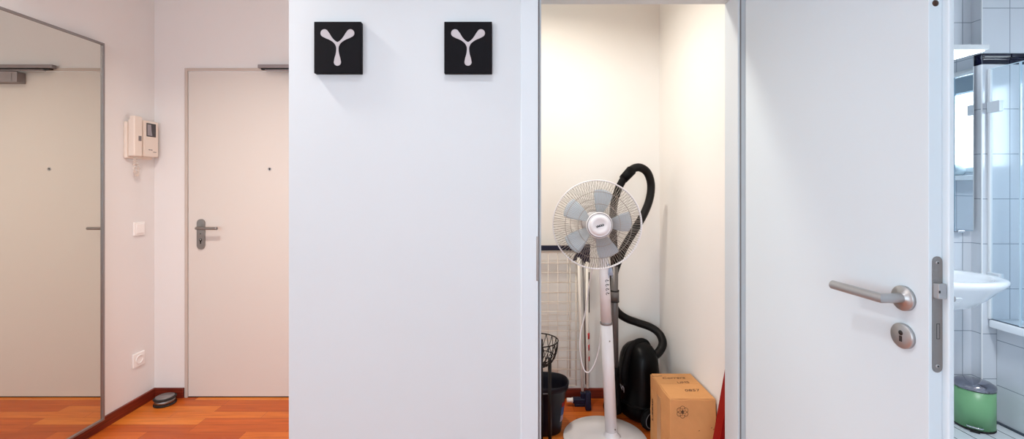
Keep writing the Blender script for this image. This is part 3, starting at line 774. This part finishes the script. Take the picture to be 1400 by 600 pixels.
# sticker: three bands bent round the right front of the tub
def on_tub(a, z):
    w = .114 + (z - .008) / .217 * .027; wy = .075 + (z - .008) / .217 * .020; e = 2.6
    ct, st = math.cos(a), math.sin(a)
    return Vector((.175 + math.copysign(abs(ct) ** (2 / e), ct) * (w + .0015), 2.35 + math.copysign(abs(st) ** (2 / e), st) * (wy + .0015), z))
for z0, z1, m_ in ((.148, .172, M_red), (.104, .147, M_blue), (.070, .103, M_pink)):
    bm = bmesh.new(); n = 8
    lo_r = [bm.verts.new(on_tub(-.66 + .42 * i / n, z0)) for i in range(n + 1)]; hi_r = [bm.verts.new(on_tub(-.66 + .42 * i / n, z1)) for i in range(n + 1)]
    for i in range(n): bm.faces.new((lo_r[i], lo_r[i + 1], hi_r[i + 1], hi_r[i]))
    bmesh.ops.solidify(bm, geom=bm.faces[:], thickness=.0005)
    obj('sticker', bm, m_, bk)

# ---------------------------------------------------------------- wire basket on a stand
ws = thing('basket_stand', 'black wire basket on a tall thin metal stand in front of the navy bucket', 'basket stand', (.165, 2.13, 0))
bc = Vector((.150, 2.13, .556)); BR = .098
bm = bmesh.new()
def hoop(r, z, rad=.0024): tube(bm, [bc + Vector((math.cos(2 * PI * i / 40) * r, math.sin(2 * PI * i / 40) * r, z)) for i in range(40)], rad, 8, closed=True)
def br_(t): return BR * math.cos(t * PI / 2 * .93) ** .75, -.125 * math.sin(t * PI / 2 * .97)
hoop(BR, 0, .003); r_, z_ = br_(.45); hoop(r_, z_)
for k in range(18):
    a = 2 * PI * k / 18
    for sg in (1, -1):
        tube(bm, [bc + Vector((math.cos(a + sg * t * .5) * br_(t)[0], math.sin(a + sg * t * .5) * br_(t)[0], br_(t)[1])) for t in (0, .15, .3, .45, .6, .75, .9, 1)], .0017, 5)
obj('wire_basket', bm, M_iron, ws)
bm = bmesh.new(); tube(bm, [Vector((.2065, 2.10, .010)), Vector((.205, 2.10, .480))], .0085, 14); obj('pole', bm, M_iron, ws)
bm = bmesh.new(); tube(bm, [Vector((.174, 2.17, .010)), Vector((.174, 2.17, .545))], .0045, 12); obj('pole', bm, M_iron, ws)
bm = bmesh.new(); lathe(bm, [(.100, .001), (.100, .008), (.096, .011), (0, .012)], (.165, 2.13, 0), seg=40); obj('foot_plate', bm, M_iron, ws)

# ---------------------------------------------------------------- folded drying rack
YR = 2.645
dr = thing('drying_rack', 'white wire drying rack with navy top bar folded against the store room back wall', 'drying rack', (.1, YR, 0))
s = F / YR
bm = bmesh.new(); box(bm, -.30, .425, YR - .014, YR + .014, CAMZ - (342 - VY) / s, CAMZ - (335.5 - VY) / s, bev=.004); obj('top_bar', bm, M_navy, dr)
bm = bmesh.new(); zt = CAMZ - (344 - VY) / s
tube(bm, [Vector((-.30, YR, zt)), Vector((.417, YR, zt))], .0065, 10); tube(bm, [Vector((.417, YR, zt)), Vector((.417, YR, .10))], .0042, 8); tube(bm, [Vector((-.30, YR, zt)), Vector((-.30, YR, .10))], .0042, 8); tube(bm, [Vector((-.30, YR, .10)), Vector((.417, YR, .10))], .0042, 8)
obj('outer_frame', bm, M_wirew, dr)
bm = bmesh.new()
for k in range(12):
    x = (789 - 13.2 * (k + 1) - VX) / s
    if x > -.30: tube(bm, [Vector((x, YR, zt)), Vector((x, YR, .10))], .0020, 6)
for k in range(14):
    z = CAMZ - (359.6 + 13.2 * k - VY) / s
    if z > .1: tube(bm, [Vector((-.30, YR - .002, z)), Vector((.440, YR - .002, z))], .0022, 6)
obj('wire_grid', bm, M_wirew, dr)
bm = bmesh.new(); yw = YR + .032
for x in (-.25, .385): tube(bm, [Vector((x, yw, .88)), Vector((x, yw, .14))], .0042, 8)
for k in range(11): tube(bm, [Vector((-.25, yw, .85 - k * .066)), Vector((.385, yw, .85 - k * .066))], .0016, 5)
obj('folded_wing', bm, M_wirew, dr)
bm = bmesh.new(); tube(bm, [pt(791, 352, 2.60), pt(793.5, 430, 2.60), pt(796.5, 534, 2.60)], .0086, 12); obj('leg', bm, M_stick, dr)
bm = bmesh.new(); tube(bm, [pt(796, 333, 2.63), pt(799, 430, 2.63), pt(801, 525, 2.63)], .0050, 10); obj('leg', bm, M_alu, dr)
bm = bmesh.new()     # navy joint where the legs fold
poly(bm, [(-.052, -.045), (.004, .054), (.052, .054), (.050, -.052), (.022, -.060), (.0, -.03)], pt(794, 346, 2.625), XF, ZF, .022); obj('hinge_joint', bm, M_navy, dr)
bm = bmesh.new(); c = pt(797, 541, 2.60)
box(bm, c.x - .014, c.x + .014, 2.585, 2.615, .022, .082, bev=.004); box(bm, c.x - .062, c.x + .016, 2.583, 2.617, .018, .052, bev=.008); ft = obj('foot', bm, M_navy, dr)
bm = bmesh.new(); tube(bm, [Vector((c.x - .064, 2.60, .036)), Vector((c.x - .096, 2.60, .036))], .0125, 14); tube(bm, [Vector((c.x - .060, 2.60, .036)), Vector((c.x - .066, 2.60, .036))], .015, 14); obj('foot_end_cap', bm, M_white_pl, ft)
bm = bmesh.new(); box(bm, c.x - .05, c.x + .04, 2.588, 2.612, .001, .0175, bev=.003); obj('foot_rail', bm, M_navy, ft)

# ---------------------------------------------------------------- mop leaning beside it
mp_ = thing('mop', 'cream handled mop with red bands and navy head leaning beside the drying rack', 'mop', (.483, 2.56, 0))
bm = bmesh.new(); tube(bm, [pt(802.5, 358, 2.575), pt(803.5, 530, 2.56)], .0082, 14); sk = obj('stick', bm, M_stick, mp_)
for y0, y1 in ((455, 463), (471, 478.5), (487, 493)):
    t0 = pt(803.1, y0, 2.566); t1 = pt(803.2, y1, 2.566)
    bm = bmesh.new(); tube(bm, [t0 + Vector((.004, -.0005, 0)), t1 + Vector((.004, -.0005, 0))], .0085, 14); obj('red_band', bm, M_red, sk)
bm = bmesh.new(); tube(bm, [pt(804.8, 372, 2.585), pt(804.9, 427, 2.582)], .0052, 10); obj('dark_grip', bm, M_logo, mp_)
bm = bmesh.new(); c = pt(803.7, 541, 2.56); box(bm, c.x - .016, c.x + .016, 2.538, 2.574, .002, .108, bev=.006); obj('mop_head', bm, M_navy, mp_)

# ---------------------------------------------------------------- bathroom shell
XB0, XBR, YBF, YS = 1.10, 3.34, 2.475, 2.42
struct('floor_bathroom', bx(1.04, XBR + .12, -.10, YBF + .1, -.1, 0), M_tile_floor)
struct('wall_bathroom_far', bx(XB0, 2.62, YBF, YBF + .1, 0, H), M_tile_far)
struct('wall_bathroom_side', bx(2.619, 2.621, YS + .0004, YBF, 0, H), M_tile_side)
struct('wall_bathroom_step', bx(2.6212, XBR + .12, YS, YBF + .1, 0, 1.973), M_tile_step)
struct('wall_bathroom_step_upper', bx(2.6212, XBR + .12, YS, YBF + .1, 2.034, H), M_tile_step2)
bm = bmesh.new()      # dark moulded border tiles
for x in [2.6212 + .0] + [2.774 + .2 * k for k in range(3)]:
    x1 = min((x // .2) * 0 + (2.774 if x < 2.7 else x + .2), XBR) - .003
    box(bm, x, x1, YS - .0005, YBF, 1.974, 2.033, bev=.001); box(bm, x + .001, x1 - .001, YS - .010, YS + .01, 2.012, 2.030, bev=.004, seg=3); box(bm, x + .001, x1 - .001, YS - .006, YS + .01, 2.000, 2.009, bev=.002)
box(bm, 2.6165, 2.619, YS, YBF, 1.974, 2.033)
struct('trim_2', bm, M_border)
bm = bmesh.new(); box(bm, 2.6155, 2.6225, YS - .0025, YS + .003, 0, 1.973, bev=.001); box(bm, 2.6155, 2.6225, YS - .0025, YS + .003, 2.034, H, bev=.001); struct('trim_3', bm, M_pvc)
# window wall of the bathroom
WY0, WY1, WZ0, WZ1 = 1.30, 1.94, 1.40, 2.02
bm = bmesh.new()
box(bm, XBR, XBR + .12, -.10, WY0, 0, H); box(bm, XBR, XBR + .12, WY1, YS, 0, H); box(bm, XBR, XBR + .12, WY0, WY1, 0, WZ0); box(bm, XBR, XBR + .12, WY0, WY1, WZ1, H)
struct('wall_bathroom_right', bm, M_tile_side)
struct('wall_bathroom_front', bx(XB0, XBR + .12, -.20, -.10, 0, H), M_tile_far)
w2 = struct_root('window_2', (XBR + .03, 1.62, WZ0))
bm = bmesh.new()
for a in ((WY0, WY0 + .04, WZ0, WZ1), (WY1 - .04, WY1, WZ0, WZ1), (WY0 + .04, WY1 - .04, WZ0, WZ0 + .04), (WY0 + .04, WY1 - .04, WZ1 - .04, WZ1), (1.560, 1.585, WZ0 + .04, WZ1 - .04)):
    box(bm, XBR + .015, XBR + .055, a[0], a[1], a[2], a[3], bev=.004)
obj('window_frame', bm, M_pvc, w2)
obj('window_pane', bx(XBR + .034, XBR + .038, WY0 + .035, WY1 - .035, WZ0 + .035, WZ1 - .035), M_glass, w2)
bm = bmesh.new(); box(bm, XBR - .10, XBR + .014, WY0 - .03, WY1 + .03, WZ0 - .055, WZ0 - .02, bev=.004); struct('trim_4', bm, M_pvc)
rb = thing('roller_blind', 'grey roller blind with white head tube rolled up above the bathroom window', 'blind', (XBR - .03, 1.62, 2.02))
bm = bmesh.new(); tube(bm, [Vector((XBR - .034, WY0 - .02, 2.115)), Vector((XBR - .034, WY1 + .02, 2.115))], .024, 18); obj('head_tube', bm, M_pvc, rb)
bm = bmesh.new(); box(bm, XBR - .012, XBR - .002, WY0 - .01, WY1 + .01, 1.985, 2.10, bev=.002); obj('blind_fabric', bm, M_blind, rb)
for k, (y, z, lab) in enumerate(((1.60, 1.43, 'rolled grey towel on the bathroom window sill, the higher one seen in the cabinet mirror'), (1.645, 1.405, 'rolled grey towel on the bathroom window sill, the lower one seen in the cabinet mirror'))):
    bm = bmesh.new(); zc = 1.4205 if k else 1.4205
    yy = 1.55 if k == 0 else 1.66
    pts = [Vector((XBR - .09, yy, zc)), Vector((XBR - .05, yy, zc)), Vector((XBR - .005, yy, zc))]
    tube(bm, pts, .040 if k == 0 else .034, 20) if False else lathe(bm, [(.010, 0), (.030, .002), (.038, .010), (.040, .04), (.038, .082), (.028, .09), (.010, .09)], (XBR - .095, yy, zc), (1, 0, 0), 24)
    tag(obj('rolled_towel', bm, M_towel), lab, 'towel', 'towels on the bathroom window sill')

# ---------------------------------------------------------------- bathroom: bathtub, screen, basin, mirror, lamp, bin
XT = 2.657
bt = thing('bathtub', 'white bathtub behind a tiled front and a glass screen', 'bathtub', (3.0, 1.6, 0))
bm = bmesh.new(); box(bm, 2.70, 2.735, .70, YS - .001, .001, .530); obj('tiled_front', bm, M_tile_apron, bt)
bm = bmesh.new()       # rim and hollow
seg = 48; cx, cy = (2.645 + XBR) / 2, (.70 + YS) / 2
def rr2(wx, wy, z, e):
    return [bm.verts.new(Vector((cx + math.copysign(abs(math.cos(t)) ** (2 / e), math.cos(t)) * wx, cy + math.copysign(abs(math.sin(t)) ** (2 / e), math.sin(t)) * wy, z))) for t in [2 * PI * k / seg + PI / 4 for k in range(seg)]]
hx_, hy_ = (XBR - 2.645) / 2 - .0008, (YS - .70) / 2 - .0008
rings = [rr2(hx_, hy_, .531, 60), rr2(hx_, hy_, .565, 60), rr2(hx_ - .006, hy_ - .006, .571, 60), rr2(hx_ - .075, hy_ - .06, .571, 6), rr2(hx_ - .09, hy_ - .08, .560, 5), rr2(hx_ - .11, hy_ - .14, .35, 4), rr2(hx_ - .15, hy_ - .22, .18, 3.5), rr2(hx_ - .22, hy_ - .32, .15, 3)]
for A_, B_ in zip(rings, rings[1:]):
    for k in range(seg):
        f = bm.faces.new((A_[k], A_[(k + 1) % seg], B_[(k + 1) % seg], B_[k])); f.smooth = True
bm.faces.new(rings[-1])
obj('tub', bm, M_ceramic, bt)
bm = bmesh.new(); box(bm, 2.688, 2.699, .70, YS - .001, .0005, .010); obj('floor_joint', bm, M_silic, bt)

gs = thing('shower_screen', 'clear glass shower screen with chrome clamps standing on the bathtub rim', 'shower screen', (XT, 2.2, .571))
YG = 2.270
obj('fixed_panel', bx(XT - .003, XT + .003, YG + .004, YS - .012, .575, 1.943), M_glass, gs)
obj('swing_panel', bx(XT - .003, XT + .003, 1.55, YG - .004, .585, 1.943), M_glass, gs)
bm = bmesh.new(); box(bm, XT - .004, XT + .004, YG - .0035, YG + .0035, .575, 1.944); box(bm, XT - .0032, XT + .0032, 1.55, YS - .012, 1.9432, 1.9470); obj('glass_edge', bm, M_glass_edge, gs)
bm = bmesh.new(); box(bm, XT - .009, XT + .009, YS - .013, YS - .0008, .573, 1.945, bev=.002); obj('wall_profile', bm, M_pvc, gs)
bm = bmesh.new(); box(bm, XT - .003, XT + .010, 1.55, YS - .012, .5715, .5748); obj('bottom_seal', bm, M_silic, gs)
for z in (1.735, .80):
    bm = bmesh.new(); box(bm, XT - .014, XT + .014, YS - .062, YS - .0008, z - .030, z + .030, bev=.003); obj('clamp', bm, M_clamp, gs)

# basin
bs = thing('wash_basin', 'white ceramic wash basin on the bathroom wall below the mirror', 'basin', (2.18, 2.25, .66))
bm = bmesh.new(); cx, cyb = 2.205, 2.475
def bas(w, dep, z, back=0.0, k=0.0, n=56):
    """half-oval outline: straight along the wall, bulging forward"""
    out = []
    for i in range(n):
        t = 2 * PI * i / n
        c_, s_ = math.cos(t), math.sin(t)
        x = cx + math.copysign(abs(c_) ** .92, c_) * w
        yc = cyb - back - dep * .47
        y = yc - (s_ * dep * .53 if s_ > 0 else 0) + (abs(s_) ** .55 * dep * .47 if s_ < 0 else 0)
        out.append(bm.verts.new(Vector((x, y - .0008, z))))
    return out
rings = [bas(.075, .14, .655), bas(.13, .24, .668), bas(.185, .325, .70), bas(.225, .375, .745), bas(.262, .405, .79), bas(.288, .420, .808), bas(.301, .428, .822), bas(.302, .430, .834), bas(.297, .425, .842), bas(.285, .41, .845),
         bas(.235, .33, .842, .05), bas(.222, .31, .830, .06), bas(.19, .27, .77, .075), bas(.13, .19, .725, .11), bas(.05, .08, .712, .16)]
for A_, B_ in zip(rings, rings[1:]):
    for k in range(len(A_)):
        f = bm.faces.new((A_[k], A_[(k + 1) % len(A_)], B_[(k + 1) % len(A_)], B_[k])); f.smooth = True
bm.faces.new(rings[0][::-1]); bm.faces.new(rings[-1])
obj('bowl', bm, M_ceramic, bs)
bm = bmesh.new(); c = Vector((2.115, 2.061, .765)); nd = Vector((-.15, -.80, -.55)).normalized(); xd_ = Vector((1, 0, 0)); yd_ = nd.cross(xd_).normalized()
tube(bm, [c + xd_ * math.cos(t) * .022 + yd_ * math.sin(t) * .016 for t in [2 * PI * i / 24 for i in range(24)]], .0022, 6, closed=True)
obj('maker_mark', bm, M_ceramic, bs)
bm = bmesh.new(); tube(bm, [(2.175, 2.43, .84), (2.175, 2.43, .93), (2.175, 2.40, .955), (2.175, 2.33, .945)], .014, 14, n=4); box(bm, 2.167, 2.183, 2.415, 2.475 - .02, .955, .968, bev=.003); obj('tap', bm, M_chrome, bs)

# mirror cabinet glass
bmir = thing('bathroom_mirror', 'frameless rectangular mirror on the tiled wall above the basin', 'mirror', (2.25, 2.44, 1.05))
obj('glass', bx(1.85, 2.598, 2.440, YBF - .0008, 1.052, 2.030), M_mirror2, bmir)
bm = bmesh.new(); box(bm, 2.505, 2.54, 2.434, 2.470, 1.046, 1.056, bev=.002); obj('mirror_clip', bm, M_chrome, bmir)
# lamp
bl = thing('mirror_lamp', 'slim white lit lamp mounted above the bathroom mirror', 'lamp', (2.2, 2.40, 2.035))
bm = bmesh.new(); box(bm, 1.85, 2.586, 2.350, YBF - .0008, 2.034, 2.062, bev=.003); obj('lamp_housing', bm, M_pvc, bl)
m_em = mat('lamp_diffuser_lit', (255, 255, 255), emit=(235, 245, 255), estr=3.5)
obj('lamp_diffuser', bx(1.87, 2.57, 2.360, 2.436, 2.028, 2.0338), m_em, bl)

# pedal bin
pbx, pby, pr = 2.537, 2.383, .083
pb = thing('pedal_bin', 'small mint green pedal bin with a chrome lid on the bathroom floor', 'bin', (pbx, pby, 0))
bm = bmesh.new(); lathe(bm, [(pr - .002, .001), (pr, .004), (pr, .012)], (pbx, pby, 0), seg=56); obj('base_ring', bm, M_dark, pb)
bm = bmesh.new(); lathe(bm, [(pr - .001, .0125), (pr - .001, .212)], (pbx, pby, 0), seg=56); obj('body', bm, M_bin, pb)
bm = bmesh.new(); lathe(bm, [(pr + .001, .2125), (pr + .002, .228), (pr, .236), (pr - .014, .246), (pr - .04, .252), (0, .255)], (pbx, pby, 0), seg=56); obj('lid', bm, M_chrome_d, pb)
pd = Vector((-.70, -.71, 0)).normalized(); ps = Vector((pd.y, -pd.x, 0)) * -1
bm = bmesh.new()
c = Vector((pbx, pby, .030)) + pd * (pr + .004)
tube(bm, [c - ps * .026 + pd * -.004, c - ps * .024 + pd * .012, c + ps * .024 + pd * .012, c + ps * .026 + pd * -.004], .0045, 10, n=3)
obj('pedal', bm, M_chrome, pb)
bm = bmesh.new(); c2 = Vector((pbx, pby, .006)) + pd * (pr + .010)
tube(bm, [c2 - ps * .018, c2 + ps * .018], .0055, 8); obj('pedal_foot', bm, M_dark, pb)

# ---------------------------------------------------------------- lights
def area(name, loc, size, power, rgb, rot=(0, 0, 0), shape='DISK', sy=None, spread=None):
    l = bpy.data.lights.new(name, 'AREA'); l.shape = shape; l.size = size; l.energy = power; l.color = rgb
    if sy: l.size_y = sy
    if spread: l.spread = spread
    o = bpy.data.objects.new(name, l); C.objects.link(o); o.location = loc; o.rotation_euler = rot; return o
D = math.radians
area('ceiling_spot_hall', (-1.3, 1.42, 2.52), .14, 21, (1, .92, .86), spread=D(140))
area('ceiling_spot_hall_middle', (-.13, .85, 2.52), .14, 4.6, (.96, .97, 1), spread=D(118))
area('closet_ceiling_lamp', (.12, 2.0, 2.52), .16, 13.2, (1, .90, .78), spread=D(155))
area('fill_light_back', (-.5, YB + .02, 1.5), 1.8, 39, (.77, .90, 1), (PI / 2, 0, 0), 'RECTANGLE', 1.3)  # added camera-side fill, set before the unseen back window
area('fill_light_left', (XL + .02, -1.15, 1.32), 1.6, 34, (.77, .90, 1), (0, -PI / 2, 0), 'RECTANGLE', 1.6)  # added fill that brightens the opened leaf from the left
area('daylight_bathroom_window', (XBR + .10, 1.62, 1.71), .56, 12, (.92, .96, 1), (0, PI / 2, 0), 'RECTANGLE', .56)
area('bathroom_fill_light', (2.0, .9, 2.5), .3, 26, (.93, .965, 1), spread=D(128))  # unseen source, added to light the bathroom more evenly
w = bpy.data.worlds.new('World'); bpy.context.scene.world = w; w.use_nodes = True
w.node_tree.nodes['Background'].inputs['Color'].default_value = (.86, .93, 1, 1); w.node_tree.nodes['Background'].inputs['Strength'].default_value = 3

# ---------------------------------------------------------------- camera
cam = bpy.data.cameras.new('Camera'); co = bpy.data.objects.new('Camera', cam); C.objects.link(co)
co.location = (0, 0, CAMZ); co.rotation_euler = (PI / 2, 0, 0)
cam.sensor_width = 36; cam.lens = F / 1400 * 36; cam.clip_start = .02
cam.shift_x = (700 - VX) / 1400; cam.shift_y = -(300 - VY) / 1400
sc_ = bpy.context.scene; sc_.camera = co
vs = sc_.view_settings; vs.view_transform = 'Standard'; vs.look = 'None'; vs.gamma = 1; vs.use_curve_mapping = False; vs.exposure = 0
sc_.cycles.max_bounces = 10; sc_.cycles.diffuse_bounces = 5; sc_.cycles.transparent_max_bounces = 24; sc_.cycles.caustics_reflective = True
